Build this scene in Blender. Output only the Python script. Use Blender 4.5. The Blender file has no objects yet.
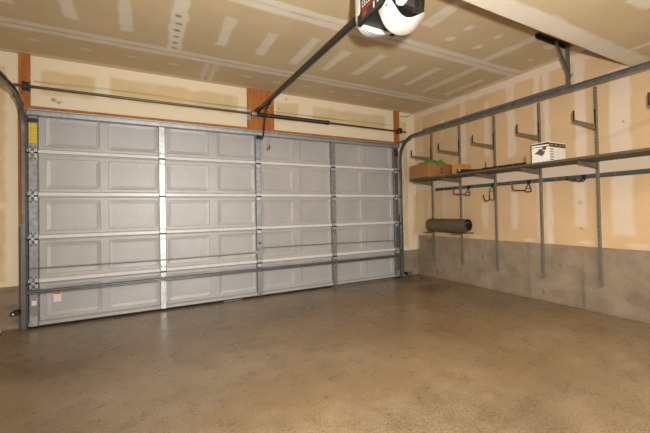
import bpy, bmesh, math
import numpy as np
from mathutils import Vector, Matrix
C = bpy.context.scene.collection
PI = math.pi

# ------------------------------------------------------------------ materials
def srgb(r, g, b):
    f = lambda c: ((c/255+.055)/1.055)**2.4 if c > 10 else c/255/12.92
    return (f(r), f(g), f(b), 1)

def new_mat(name):
    m = bpy.data.materials.new(name); m.use_nodes = True
    nt = m.node_tree; b = nt.nodes['Principled BSDF']
    return m, nt, b

def noise(nt, scale, detail=4, rough=.55, vec=None):
    n = nt.nodes.new('ShaderNodeTexNoise')
    n.inputs['Scale'].default_value = scale; n.inputs['Detail'].default_value = detail
    n.inputs['Roughness'].default_value = rough
    if vec is None:
        tc = nt.nodes.new('ShaderNodeTexCoord'); vec = tc.outputs['Object']
    nt.links.new(vec, n.inputs['Vector'])
    return n

def ramp(nt, src, p0, c0, p1, c1):
    r = nt.nodes.new('ShaderNodeValToRGB')
    r.color_ramp.elements[0].position = p0; r.color_ramp.elements[0].color = c0
    r.color_ramp.elements[1].position = p1; r.color_ramp.elements[1].color = c1
    nt.links.new(src, r.inputs['Fac']); return r

def mixc(nt, fac, a, b):
    m = nt.nodes.new('ShaderNodeMix'); m.data_type = 'RGBA'
    for k, v in ((0, fac), (6, a), (7, b)):
        if hasattr(v, 'is_linked'): nt.links.new(v, m.inputs[k])
        else: m.inputs[k].default_value = v
    return m.outputs[2]

def bump(nt, b, src, strength, dist):
    n = nt.nodes.new('ShaderNodeBump'); n.inputs['Strength'].default_value = strength
    n.inputs['Distance'].default_value = dist
    nt.links.new(src, n.inputs['Height']); nt.links.new(n.outputs['Normal'], b.inputs['Normal'])

def simple(name, col, rough=.6, metal=0, var=.12, scale=14, bmp=0, spec=.5):
    m, nt, b = new_mat(name)
    n = noise(nt, scale)
    lo = tuple(c*(1-var) for c in col[:3])+(1,); hi = tuple(min(1, c*(1+var)) for c in col[:3])+(1,)
    r = ramp(nt, n.outputs['Fac'], .3, lo, .7, hi)
    nt.links.new(r.outputs['Color'], b.inputs['Base Color'])
    b.inputs['Roughness'].default_value = rough; b.inputs['Metallic'].default_value = metal
    b.inputs['Specular IOR Level'].default_value = spec
    if bmp: bump(nt, b, n.outputs['Fac'], bmp, .002)
    return m

def attr(nt, name):
    a = nt.nodes.new('ShaderNodeAttribute'); a.attribute_name = name; return a.outputs['Fac']

def drywall(name, paper, mud, dark):
    m, nt, b = new_mat(name)
    n1 = noise(nt, 1.7, 5); n2 = noise(nt, 60, 3)
    p = ramp(nt, n1.outputs['Fac'], .3, tuple(c*.93 for c in paper[:3])+(1,), .7, tuple(min(1,c*1.05) for c in paper[:3])+(1,))
    c = mixc(nt, attr(nt, 'mud'), p.outputs['Color'], mud)
    c = mixc(nt, attr(nt, 'stain'), c, dark)
    nt.links.new(c, b.inputs['Base Color'])
    b.inputs['Roughness'].default_value = .85; b.inputs['Specular IOR Level'].default_value = .2
    bump(nt, b, n2.outputs['Fac'], .08, .002)
    return m

def concrete(name, c0, c1, dark, rust, rough=.85, spec=.3, fine=70, grit=.25):
    m, nt, b = new_mat(name)
    n1 = noise(nt, 1.3, 6, .6); n2 = noise(nt, fine, 4, .7); n3 = noise(nt, 6, 5, .65)
    a = ramp(nt, n1.outputs['Fac'], .32, c0, .68, c1)
    s = ramp(nt, n2.outputs['Fac'], .34, (.45, .40, .36, 1), .56, (1.08, 1.08, 1.08, 1))
    mm = nt.nodes.new('ShaderNodeMix'); mm.data_type = 'RGBA'; mm.blend_type = 'MULTIPLY'; mm.inputs[0].default_value = grit
    nt.links.new(a.outputs['Color'], mm.inputs[6]); nt.links.new(s.outputs['Color'], mm.inputs[7])
    s3 = ramp(nt, n3.outputs['Fac'], .35, (.72, .69, .65, 1), .6, (1, 1, 1, 1))
    m3 = nt.nodes.new('ShaderNodeMix'); m3.data_type = 'RGBA'; m3.blend_type = 'MULTIPLY'; m3.inputs[0].default_value = .7
    nt.links.new(mm.outputs[2], m3.inputs[6]); nt.links.new(s3.outputs['Color'], m3.inputs[7])
    c = mixc(nt, attr(nt, 'mud'), m3.outputs[2], rust)
    c = mixc(nt, attr(nt, 'stain'), c, dark)
    nt.links.new(c, b.inputs['Base Color'])
    rr = ramp(nt, n3.outputs['Fac'], .3, (rough-.08,)*3+(1,), .7, (min(1, rough+.1),)*3+(1,))
    nt.links.new(rr.outputs['Color'], b.inputs['Roughness'])
    b.inputs['Specular IOR Level'].default_value = spec
    bump(nt, b, n2.outputs['Fac'], .15, .002)
    return m

M = {}
M['ceil'] = drywall('ceiling drywall', srgb(196, 176, 141), srgb(218, 208, 190), srgb(112, 96, 72))
M['wall'] = drywall('wall drywall', srgb(204, 173, 132), srgb(215, 197, 176), srgb(112, 90, 66))
M['header'] = drywall('header drywall', srgb(204, 180, 132), srgb(222, 208, 180), srgb(130, 100, 74))
M['floor'] = concrete('floor concrete', srgb(122, 106, 82), srgb(150, 131, 103), srgb(80, 63, 42), srgb(126, 98, 60), rough=.30, spec=.5, fine=80, grit=.85)
M['found'] = concrete('foundation concrete', srgb(136, 121, 102), srgb(162, 146, 124), srgb(88, 76, 62), srgb(164, 112, 80))
def wood(name, c0, c1):
    m, nt, b = new_mat(name)
    tc = nt.nodes.new('ShaderNodeTexCoord'); mp = nt.nodes.new('ShaderNodeMapping')
    nt.links.new(tc.outputs['Object'], mp.inputs['Vector']); mp.inputs['Scale'].default_value = (18, 18, 1.5)
    n = noise(nt, 2, 5, .6, mp.outputs['Vector'])
    r = ramp(nt, n.outputs['Fac'], .3, c0, .7, c1)
    nt.links.new(r.outputs['Color'], b.inputs['Base Color']); b.inputs['Roughness'].default_value = .7
    return m
M['wood'] = wood('orange fir', srgb(148, 84, 26), srgb(180, 108, 42))
def door_paint():
    m, nt, b = new_mat('door paint')
    tc = nt.nodes.new('ShaderNodeTexCoord'); mp = nt.nodes.new('ShaderNodeMapping')
    nt.links.new(tc.outputs['Object'], mp.inputs['Vector']); mp.inputs['Scale'].default_value = (22, 22, 60)
    n = noise(nt, 3, 4, .6, mp.outputs['Vector'])
    n2 = noise(nt, 2, 4)
    r = ramp(nt, n2.outputs['Fac'], .3, srgb(157, 155, 153), .7, srgb(169, 167, 165))
    nt.links.new(r.outputs['Color'], b.inputs['Base Color'])
    b.inputs['Roughness'].default_value = .28; b.inputs['Specular IOR Level'].default_value = .65
    bump(nt, b, n.outputs['Fac'], .7, .004)
    return m
M['door'] = door_paint()
M['lip'] = simple('door edge highlight', srgb(204, 202, 198), .35, 0, .05)  # flash highlight along the section joints put into a lighter colour
M['galv'] = simple('galvanised steel', srgb(176, 178, 178), .46, .75, .2, 30)
M['galvd'] = simple('dull galvanised steel', srgb(146, 148, 150), .42, .7, .25, 22)
M['track'] = simple('track steel', srgb(120, 122, 120), .38, .7, .2, 18)
M['shaft'] = simple('dark shaft steel', srgb(92, 90, 84), .4, .7, .15)
M['railb'] = simple('black rail steel', srgb(44, 43, 40), .4, .3, .15)
M['bracket'] = simple('grey painted steel', srgb(120, 112, 92), .5, .35, .1)
M['upright'] = simple('grey slotted steel', srgb(140, 134, 120), .45, .5, .1)
M['rail'] = simple('grey rail steel', srgb(104, 104, 98), .4, .6, .1)
M['dark'] = simple('dark steel', srgb(62, 58, 52), .45, .5, .2)
M['black'] = simple('black plastic', srgb(24, 23, 23), .4, 0, .2)
M['slot'] = simple('slot dark', srgb(28, 26, 24), .8, 0, .1)
M['rubber'] = simple('black rubber', srgb(30, 28, 27), .7, 0, .2)
M['shelf'] = wood('dark shelf board', srgb(74, 66, 52), srgb(98, 86, 66))
M['card'] = simple('brown cardboard', srgb(148, 106, 58), .8, 0, .1, 8)
M['card2'] = simple('orange cardboard', srgb(190, 134, 72), .8, 0, .08, 8)
M['whitecard'] = simple('white card', srgb(236, 228, 216), .6, 0, .03)
M['ink'] = simple('black print', srgb(38, 34, 32), .6, 0, .05)
M['inkgrey'] = simple('grey print', srgb(84, 80, 76), .6, 0, .2, 60)
M['brownink'] = simple('brown print', srgb(110, 62, 44), .6, 0, .05)
M['redink'] = simple('red print', srgb(150, 40, 28), .6, 0, .05)
M['pink'] = simple('pale print', srgb(220, 190, 186), .5, 0, .05)
M['green'] = simple('green plastic', srgb(34, 140, 60), .3, 0, .3, 20, .3)
M['mat'] = simple('dark ribbed mat', srgb(92, 80, 58), .7, 0, .3, 40, .3)
M['white'] = simple('white plastic', srgb(236, 234, 228), .35, 0, .03)
M['lab'] = simple('label dark', srgb(44, 48, 44), .4)
M['labred'] = simple('label red', srgb(140, 66, 48), .5)
M['cover'] = simple('cover plastic', srgb(206, 202, 192), .45, 0, .03)
M['lens'] = simple('white lens plastic', srgb(226, 222, 212), .3, 0, .02)
M['yellow'] = simple('yellow label', srgb(212, 186, 20), .5, 0, .15, 40)
M['yink'] = simple('yellow print', srgb(150, 120, 24), .5)
M['sticker'] = simple('white sticker', srgb(216, 212, 206), .5, 0, .04)
M['orange'] = simple('orange print', srgb(216, 92, 34), .5, 0, .2, 60)
M['red'] = simple('red cord', srgb(150, 40, 30), .5, 0, .1)
M['wire'] = simple('white cable', srgb(226, 218, 206), .5, 0, .05)
M['bulb'] = simple('frosted bulb', srgb(250, 250, 246), .2, 0, .01)

# ------------------------------------------------------------------ mesh helpers
def each(name, mat, parent, makers):
    for f in makers: f(MB()).build(name, mat, parent)

class MB:
    def __init__(s): s.bm = bmesh.new(); s.lay = s.bm.faces.layers.int.new('done')
    def paint(s, i):
        """give every face added since the last call material slot i"""
        for f in s.bm.faces:
            if not f[s.lay]: f.material_index = i; f[s.lay] = 1
        return s
    def faces(s, vs, fs):
        v = [s.bm.verts.new(p) for p in vs]
        for f in fs:
            try: s.bm.faces.new([v[i] for i in f])
            except ValueError: pass
        return s
    def box(s, x0, x1, y0, y1, z0, z1, bev=0):
        r = bmesh.ops.create_cube(s.bm, size=1)
        for v in r['verts']:
            v.co = Vector(((x0+x1)/2+v.co.x*(x1-x0), (y0+y1)/2+v.co.y*(y1-y0), (z0+z1)/2+v.co.z*(z1-z0)))
        if bev:
            es = list({e for v in r['verts'] for e in v.link_edges})
            bmesh.ops.bevel(s.bm, geom=es, offset=bev, segments=2, affect='EDGES', profile=.6)
        return s
    def prism(s, pts, axis, a0, a1):
        """polygon (list of 2-D points) extruded along axis 0/1/2"""
        def mk(p, a):
            q = [0, 0, 0]; o = [i for i in range(3) if i != axis]
            q[o[0]], q[o[1]] = p; q[axis] = a; return q
        n = len(pts)
        vs = [mk(p, a0) for p in pts]+[mk(p, a1) for p in pts]
        fs = [tuple(range(n))[::-1], tuple(range(n, 2*n))]+[(i, (i+1) % n, n+(i+1) % n, n+i) for i in range(n)]
        return s.faces(vs, fs)
    def tube(s, path, r, n=10, cap=True):
        path = [Vector(p) for p in path]; rings = []
        up = None
        for i, p in enumerate(path):
            t = (path[min(i+1, len(path)-1)]-path[max(i-1, 0)]).normalized()
            if up is None:
                up = Vector((0, 0, 1)) if abs(t.z) < .9 else Vector((1, 0, 0))
            a = t.cross(up).normalized(); up = a.cross(t).normalized()
            rr = r[i] if isinstance(r, (list, tuple)) else r
            rings.append([s.bm.verts.new(p+(a*math.cos(k*2*PI/n)+up*math.sin(k*2*PI/n))*rr) for k in range(n)])
        for A, B in zip(rings, rings[1:]):
            for k in range(n): s.bm.faces.new((A[k], A[(k+1) % n], B[(k+1) % n], B[k]))
        if cap:
            s.bm.faces.new(rings[0][::-1]); s.bm.faces.new(rings[-1])
        return s
    def cyl(s, p0, p1, r, n=16): return s.tube([p0, p1], r, n)
    def sweep(s, prof, frames):
        """closed profile [(a,b)] swept along frames [(origin, A, B)]"""
        rings = [[s.bm.verts.new(Vector(o)+Vector(A)*a+Vector(B)*b) for a, b in prof] for o, A, B in frames]
        n = len(prof)
        for P, Q in zip(rings, rings[1:]):
            for k in range(n): s.bm.faces.new((P[k], P[(k+1) % n], Q[(k+1) % n], Q[k]))
        s.bm.faces.new(rings[0][::-1]); s.bm.faces.new(rings[-1])
        return s
    def build(s, name, mat, parent=None, smooth=False, label=None, kind=None):
        bmesh.ops.recalc_face_normals(s.bm, faces=s.bm.faces)
        me = bpy.data.meshes.new(name); s.bm.to_mesh(me); s.bm.free()
        o = bpy.data.objects.new(name, me); C.objects.link(o)
        for q in (mat if isinstance(mat, (list, tuple)) else [mat]): me.materials.append(q)
        if smooth:
            me.polygons.foreach_set('use_smooth', [True]*len(me.polygons))
            try: me.set_sharp_from_angle(angle=math.radians(40))
            except Exception: pass
        if parent is not None:
            o.parent = parent; o.matrix_parent_inverse = world(parent).inverted()
        if label: o['label'] = label
        if kind: o['kind'] = kind
        return o

def world(o):
    m = Matrix.LocRotScale(o.location, o.rotation_euler, o.scale)
    return world(o.parent) @ o.matrix_parent_inverse @ m if o.parent else m

def thing(name, label, cat, loc=(0, 0, 0), group=None):
    o = bpy.data.objects.new(name, None); C.objects.link(o); o.location = loc; o.empty_display_size = .1
    o['label'] = label; o['category'] = cat
    if group: o['group'] = group
    return o
def tag(o, label, cat, group=None):
    o['label'] = label; o['category'] = cat
    if group: o['group'] = group
    return o
def copy_tree(o, parent=None):
    c = o.copy(); C.objects.link(c)
    if parent is not None:
        c.parent = parent; c.matrix_parent_inverse = o.matrix_parent_inverse.copy()
    for ch in list(o.children): copy_tree(ch, c)
    return c

# ------------------------------------------------------------------ painted joint compound (marks with shapes of their own)
rng = np.random.RandomState(5)
def wob(U, V, f, seed):
    r = np.random.RandomState(seed); o = np.zeros_like(U)
    for k in range(10):
        a = r.uniform(0, 2*PI); w = f*r.uniform(.5, 2.6)
        o += np.sin((U*math.cos(a)+V*math.sin(a))*w+r.uniform(0, 6.28))/(.6+w/f)
    return o/3
def field(U, V, rects, seed=1, amp=.012):
    m = np.zeros_like(U); j = wob(U, V, 22, seed)*amp
    tone = 1+.22*wob(U, V, 14, seed+7)
    for q in rects:
        u0, u1, v0, v1, s = q[:5]; bl = q[5] if len(q) > 5 else .025
        d = np.minimum(np.minimum(U-u0, u1-U), np.minimum(V-v0, v1-V))+j
        t = np.clip(d/bl+.5, 0, 1); t = t*t*(3-2*t)
        m = np.maximum(m, s*t)
    return np.clip(m*tone, 0, 1)
def blobs(U, V, spots, seed=3):
    m = np.zeros_like(U); j = wob(U, V, 30, seed)*.25
    for u, v, a, b, s in spots:
        d = 1-np.sqrt(((U-u)/a)**2+((V-v)/b)**2)+j
        t = np.clip(d/.35, 0, 1); m = np.maximum(m, s*t*t*(3-2*t))
    return m

class Sheet:
    """several painted grids collected into one mesh"""
    def __init__(s): s.v = []; s.f = []; s.m = []; s.t = []; s.n = 0
    def grid(s, o, du, dv, ulen, vlen, step, u0, v0, mud, stain=None):
        nu = max(2, int(ulen/step)+1); nv = max(2, int(vlen/step)+1)
        a = np.linspace(0, ulen, nu); b = np.linspace(0, vlen, nv)
        A, B = np.meshgrid(a, b, indexing='ij')
        P = np.array(o)+A[..., None]*np.array(du)+B[..., None]*np.array(dv)
        s.v.append(P.reshape(-1, 3))
        U = A+u0; V = B+v0
        s.m.append((mud(U, V) if mud else np.zeros_like(U)).ravel())
        s.t.append((stain(U, V) if stain else np.zeros_like(U)).ravel())
        i = np.arange(nu*nv).reshape(nu, nv)
        s.f.append(np.stack([i[:-1, :-1], i[1:, :-1], i[1:, 1:], i[:-1, 1:]], -1).reshape(-1, 4)+s.n)
        s.n += nu*nv
        return s
    def build(s, name, mat):
        v = np.concatenate(s.v); f = np.concatenate(s.f)
        me = bpy.data.meshes.new(name); me.from_pydata(v.tolist(), [], f.tolist())
        for nm, d in (('mud', s.m), ('stain', s.t)):
            a = me.attributes.new(nm, 'FLOAT', 'POINT'); a.data.foreach_set('value', np.concatenate(d).astype(np.float32))
        me.materials.append(mat)
        o = bpy.data.objects.new(name, me); C.objects.link(o); o['kind'] = 'structure'
        return o

XR = 5.344; YB = .06; ZC = 2.87; ZN = 2.53; YS = -3.10; XL = -1.0; YE = -6.6

# ceiling: high part over the door, lower part behind the step
hi = []
for y in (-.61, -.71): hi.append((XL, XR, y-.045, y+.045, .85))
for y in (-1.885, -1.975): hi.append((XL, XR, y-.045, y+.045, .9))
for i in range(16):
    x = -.72+.4125*i
    long = abs(x-1.34) < .05
    if long: hi.append((x-.065, x+.065, -3.0, -.76, .95)); continue
    if abs(x-4.64) < .06:
        hi.append((x-.055, x+.055, -1.9, -.9, .75)); continue
    hi.append((x-.05, x+.05, -1.56+.06*math.sin(3*i), -1.0+.05*math.sin(5*i), .75))
hi += [(3.32, 3.45, -3.1, -2.28, .75), (4.50, 4.62, -2.75, -1.95, .75), (1.68, 1.74, -.6, .06, .6), (1.78, 1.84, -.6, .06, .6),
       (XL, XR, -.03, YB, .55), (XR-.09, XR, YS, YB, .75), (2.6, 3.2, -2.02, -1.86, .9)]
sp = [(x, -.36-.02*math.sin(7*x), .075, .035, .6) for x in np.arange(-.69, 5.2, .4125)]
sp += [(x, y, .05, .065, .85) for x in (3.79, 4.2) for y in (-2.21, -2.44)]+[(5.03, -2.27, .05, .05, .8), (4.4, -2.9, .06, .05, .7), (4.9, -2.55, .09, .05, .8), (2.9, -2.4, .05, .06, .8), (2.1, -2.3, .05, .06, .8)]
st = [(1.34, -1.3+.13*k, .035, .02+.006*(k % 2), .75) for k in range(-1, 5)]
def ceil_mud(U, V): return np.maximum(field(U, V, hi, 11), blobs(U, V, sp))
def ceil_stain(U, V):
    m = blobs(U, V, st, 9)
    for y in (-.66, -1.93):
        m = np.maximum(m, .35*np.clip(1-np.abs(V-y-.004*np.sin(9*U))/.014, 0, 1))
    return m
lo = [(XL, XR, YS-.165, YS, 1), (XR-.05, XR, YE, YS, .9), (4.83, 4.90, YE, YS, .75), (3.94, 4.2, -3.9, -3.6, .9), (2.3, 2.42, -4.0, -3.55, .8)]
s = Sheet()
s.grid((XL, YS, ZC), (1, 0, 0), (0, 1, 0), XR-XL, YB-YS, .017, XL, YS, ceil_mud, ceil_stain)
s.grid((XL, YE, ZN), (1, 0, 0), (0, 1, 0), XR-XL, YS-YE, .022, XL, YE, lambda U, V: field(U, V, lo, 5, .016))
s.grid((XL, YS, ZN), (1, 0, 0), (0, 0, 1), XR-XL, ZC-ZN, .08, XL, 0, lambda U, V: np.ones_like(U))
s.build('ceiling', M['ceil'])

# right wall drywall
zk = .702
rw = [(YE, YB, ZC-.10, ZC, .9), (YE, YS+.02, ZN-.07, ZN, .95), (YE, YB, 1.475, 1.645, .9, .05), (-.16, YB, zk, ZC, .45),
      (-2.185, -2.115, zk, ZC, .85), (-2.30, -2.225, zk, ZC, .85),
      (-1.07, -.965, 1.70, ZC, .75), (-1.47, -1.39, 1.88, 2.66, .7, .05), (-1.86, -1.745, 1.82, 2.80, .8), (-2.68, -2.57, 1.66, ZC, .85),
      (-3.08, -2.90, 1.68, 2.56, .85), (-3.5, -3.4, 1.9, 2.5, .8), (-.62, -.55, 2.3, 2.6, .3),
      (-1.42, -1.32, .86, 1.22, .6, .05), (-1.86, -1.77, .86, 1.38, .7, .05), (-2.66, -2.54, .92, 1.44, .8, .05), (-3.08, -2.90, .84, 1.46, .8, .05),
      (-.30, -.22, .75, 1.4, .5, .05), (-.66, -.56, .9, 1.45, .4, .06), (-.99, -.91, .75, 1.45, .5)]
rs = [(-2.66, .745, .09, .035, .55), (-3.1, .74, .1, .04, .55), (-2.0, .735, .1, .025, .55), (-1.2, .735, .12, .025, .55), (-.55, .745, .06, .04, .5), (-.6, 2.58, .05, .05, .7)]
rd = [(-2.60, .90, .014, .014, 1), (-3.02, 2.0, .012, .008, .8), (-2.60, 1.19, .04, .025, .35), (-3.17, .82, .012, .012, .7)]
s = Sheet().grid((XR, YE, zk), (0, 1, 0), (0, 0, 1), YB-YE, ZC-zk, .018, YE, zk,
    lambda U, V: np.maximum(field(U, V, rw, 21), blobs(U, V, rs)), lambda U, V: blobs(U, V, rd))
s.build('wall_right', M['wall'])

# door wall: left strip, header, right strip
tan = [(.10, .58, 2.48, 2.73, 1, .05), (.73, 2.20, 2.50, 2.75, 1, .05), (2.75, 3.08, 2.47, 2.74, .9, .05), (3.33, 4.70, 2.50, 2.75, .9, .05),
       (-.30, -.19, 1.3, 2.72, 1, .04), (-.50, -.42, .5, 2.72, 1, .04), (-.30, -.21, .5, 1.24, 1, .04), (5.02, 5.16, .5, 2.7, .9, .04), (5.28, 5.5, .72, 1.4, .9, .04)]
def bmud(U, V): return 1-.85*field(U, V, tan, 31, .018)
def bst(U, V):
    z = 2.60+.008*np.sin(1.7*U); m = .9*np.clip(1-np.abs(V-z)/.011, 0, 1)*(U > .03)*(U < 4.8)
    return np.maximum(m, blobs(U, V, [(.2, 2.42, .03, .02, .7), (.25, 2.40, .03, .015, .7), (2.9, 2.80, .015, .012, .9), (2.78, 2.64, .012, .01, .9)]))
zf = .44; DZ = 2.262
s = Sheet()
s.grid((XL, YB, zf), (1, 0, 0), (0, 0, 1), .98, DZ-zf+.03, .02, XL, zf, bmud, bst)
s.grid((XL, YB, DZ+.03), (1, 0, 0), (0, 0, 1), XR-XL, ZC-DZ-.03, .016, XL, DZ+.03, bmud, bst)
s.grid((4.90, YB, zf), (1, 0, 0), (0, 0, 1), XR-4.90, DZ-zf+.03, .02, 4.90, zf, bmud, bst)
s.build('wall_back', M['header'])
s = Sheet().grid((XL, YE, 0), (0, 1, 0), (0, 0, 1), YB-YE, ZC, .06, YE, 0, lambda U, V: .5+.4*wob(U, V, 6, 2))
s.build('wall_left', M['wall'])

# foundation concrete
def fnd_s(U, V):
    j = .012*wob(U, V, 16, 4)
    m = .5*np.clip(1-np.abs(U+2.60+j)/.03, 0, 1)*np.clip((.62-V)*3, 0, 1)
    m = np.maximum(m, .45*np.clip(1-np.abs(U+1.975+j)/.014, 0, 1))
    m = np.maximum(m, .35*np.clip(1-np.abs(U+.75+j)/.012, 0, 1))
    m = np.maximum(m, .3*np.clip(1-np.abs(V-.012-j)/.02, 0, 1))
    m = np.maximum(m, blobs(U, V, [(-2.36, .46, .012, .03, .6), (-2.16, .10, .01, .03, .7), (-2.28, .08, .008, .02, .7), (-2.35, .09, .008, .02, .7), (-2.02, .63, .01, .012, .7),
        (-.4, .1, .05, .04, .5), (-1.3, .45, .02, .05, .5), (-3.1, .2, .12, .1, .3), (-.2, .6, .1, .05, .4)], 12))
    return np.clip(m, 0, 1)
s = Sheet()
s.grid((XR+.012, YE, -.02), (0, 1, 0), (0, 0, 1), YB+.02-YE, zk+.03, .02, YE, -.02, lambda U, V: blobs(U, V, [(-2.60, .66, .07, .07, .5), (-2.60, .5, .02, .12, .25)]), fnd_s)
s.build('baseboard_right', M['found'])
s = Sheet()
s.grid((4.90, YB+.006, -.02), (1, 0, 0), (0, 0, 1), XR-4.88, zf+.03, .02, 4.9, 0, None, lambda U, V: blobs(U, V, [(5.2, .05, .05, .04, .6), (5.0, .2, .04, .06, .4)]))
s.grid((XL, YB+.006, -.02), (1, 0, 0), (0, 0, 1), .98, zf+.03, .03, XL, 0, None, lambda U, V: blobs(U, V, [(-.15, .25, .03, .02, .6), (-.2, .42, .12, .02, .5), (-.12, .1, .04, .02, .5)]))
s.build('baseboard_back', M['found'])

# floor
def fl_m(U, V):
    m = blobs(U, V, [(3.2, -1.6, 1.5, .9, .55), (3.9, -2.6, 1.6, .9, .4), (2.2, -2.6, .9, .5, .4), (.5, -1.4, .8, .5, .4), (4.6, -1.0, .6, .7, .4)], 3)
    return np.clip(m*(.8+.5*wob(U, V, 8, 5)), 0, 1)
def fl_s(U, V):
    m = blobs(U, V, [(-.1, -1.25, .55, .28, .45), (.45, -1.35, .35, .2, .35), (4.75, -.9, .5, .25, .45), (4.9, -.35, .4, .2, .5), (5.1, -.05, .3, .1, .6), (1.9, -1.7, .14, .05, .3)], 15)
    r = np.random.RandomState(8)
    k = []
    for i in range(150):
        a = r.uniform(.006, .02); k.append((r.uniform(0, 5.2), r.uniform(-4.2, -.1), a, a*r.uniform(.5, 1.2), r.uniform(.4, .9)))
    for u, v, a, b, q in k:
        i = (np.abs(U[:, 0]-u) < .06); jx = (np.abs(V[0, :]-v) < .06)
        if i.any() and jx.any():
            sub = np.ix_(i, jx); d = 1-np.sqrt(((U[sub]-u)/a)**2+((V[sub]-v)/b)**2)
            m[sub] = np.maximum(m[sub], q*np.clip(d*2, 0, 1))
    # dark arc left by a hose or a tyre
    rr = np.sqrt((U-1.32)**2+(V+3.27)**2)
    m = np.maximum(m, .35*np.clip(1-np.abs(rr-.36-.03*np.sin(3*U))/.012, 0, 1)*(U > 1.28)*(V > -3.5))
    return np.clip(m, 0, 1)
s = Sheet().grid((XL, YE, 0), (1, 0, 0), (0, 1, 0), XR+.05-XL, .6-YE, .02, XL, YE, fl_m, fl_s)
s.build('floor', M['floor'])

o = MB().box(-.05, 4.93, .037, .10, 2.2, 2.297).build('sun_block', M['wood']); o['kind'] = 'structure'  # added strip behind the door top to block sun through the gap
s = MB().box(-2, 7, .10, 4, -.1, .001).build('ground', simple('driveway', srgb(214, 208, 196), .8)); s['kind'] = 'structure'
# jamb strips of the opening
o = MB().box(-.02, 4.91, YB-.045, YB+.02, 2.296, 2.322).build('trim_1', M['wood']); o['kind'] = 'structure'
m = MB()
m.box(-.092, -.048, YB-.02, YB+.12, 1.06, 2.29); o = m.build('trim_2', M['wood']); o['kind'] = 'structure'
o = MB().box(-.048, .012, YB-.03, YB+.12, 0, 2.29).box(-.092, -.0485, YB-.02, YB+.12, 0, 1.058).build('trim_4', simple('weathered stop', srgb(96, 80, 66), .7)); o['kind'] = 'structure'
o = MB().box(4.86, 4.93, YB-.02, YB+.12, 0, 2.29).build('trim_3', M['wood']); o['kind'] = 'structure'

# bare timber boards
def board(x0, x1, z0, z1, label, nails):
    t = thing('timber_board', label, 'board', ((x0+x1)/2, YB, z0), None)
    MB().box(x0, x1, YB-.042, YB-.003, z0, z1, .003).build('plank', M['wood'], t)
    each('nail_head', M['dark'], t, [lambda n, x=x, z=z: n.cyl((x, YB-.045, z), (x, YB-.040, z), .007, 8) for x, z in nails])
    return t
board(-.080, .010, 2.25, ZC-.004, 'narrow orange timber board behind the left end of the door shaft', [(-.05, 2.45), (-.02, 2.62), (-.04, 2.75), (-.02, 2.4)])
board(2.315, 2.695, 2.25, ZC-.004, 'wide orange timber board above the middle of the garage door', [(2.35, 2.8), (2.6, 2.8), (2.36, 2.45), (2.62, 2.4)])
board(4.868, 4.968, 2.25, ZC-.004, 'narrow orange timber board behind the right end of the door shaft', [(4.90, 2.8), (4.93, 2.45)])

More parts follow.
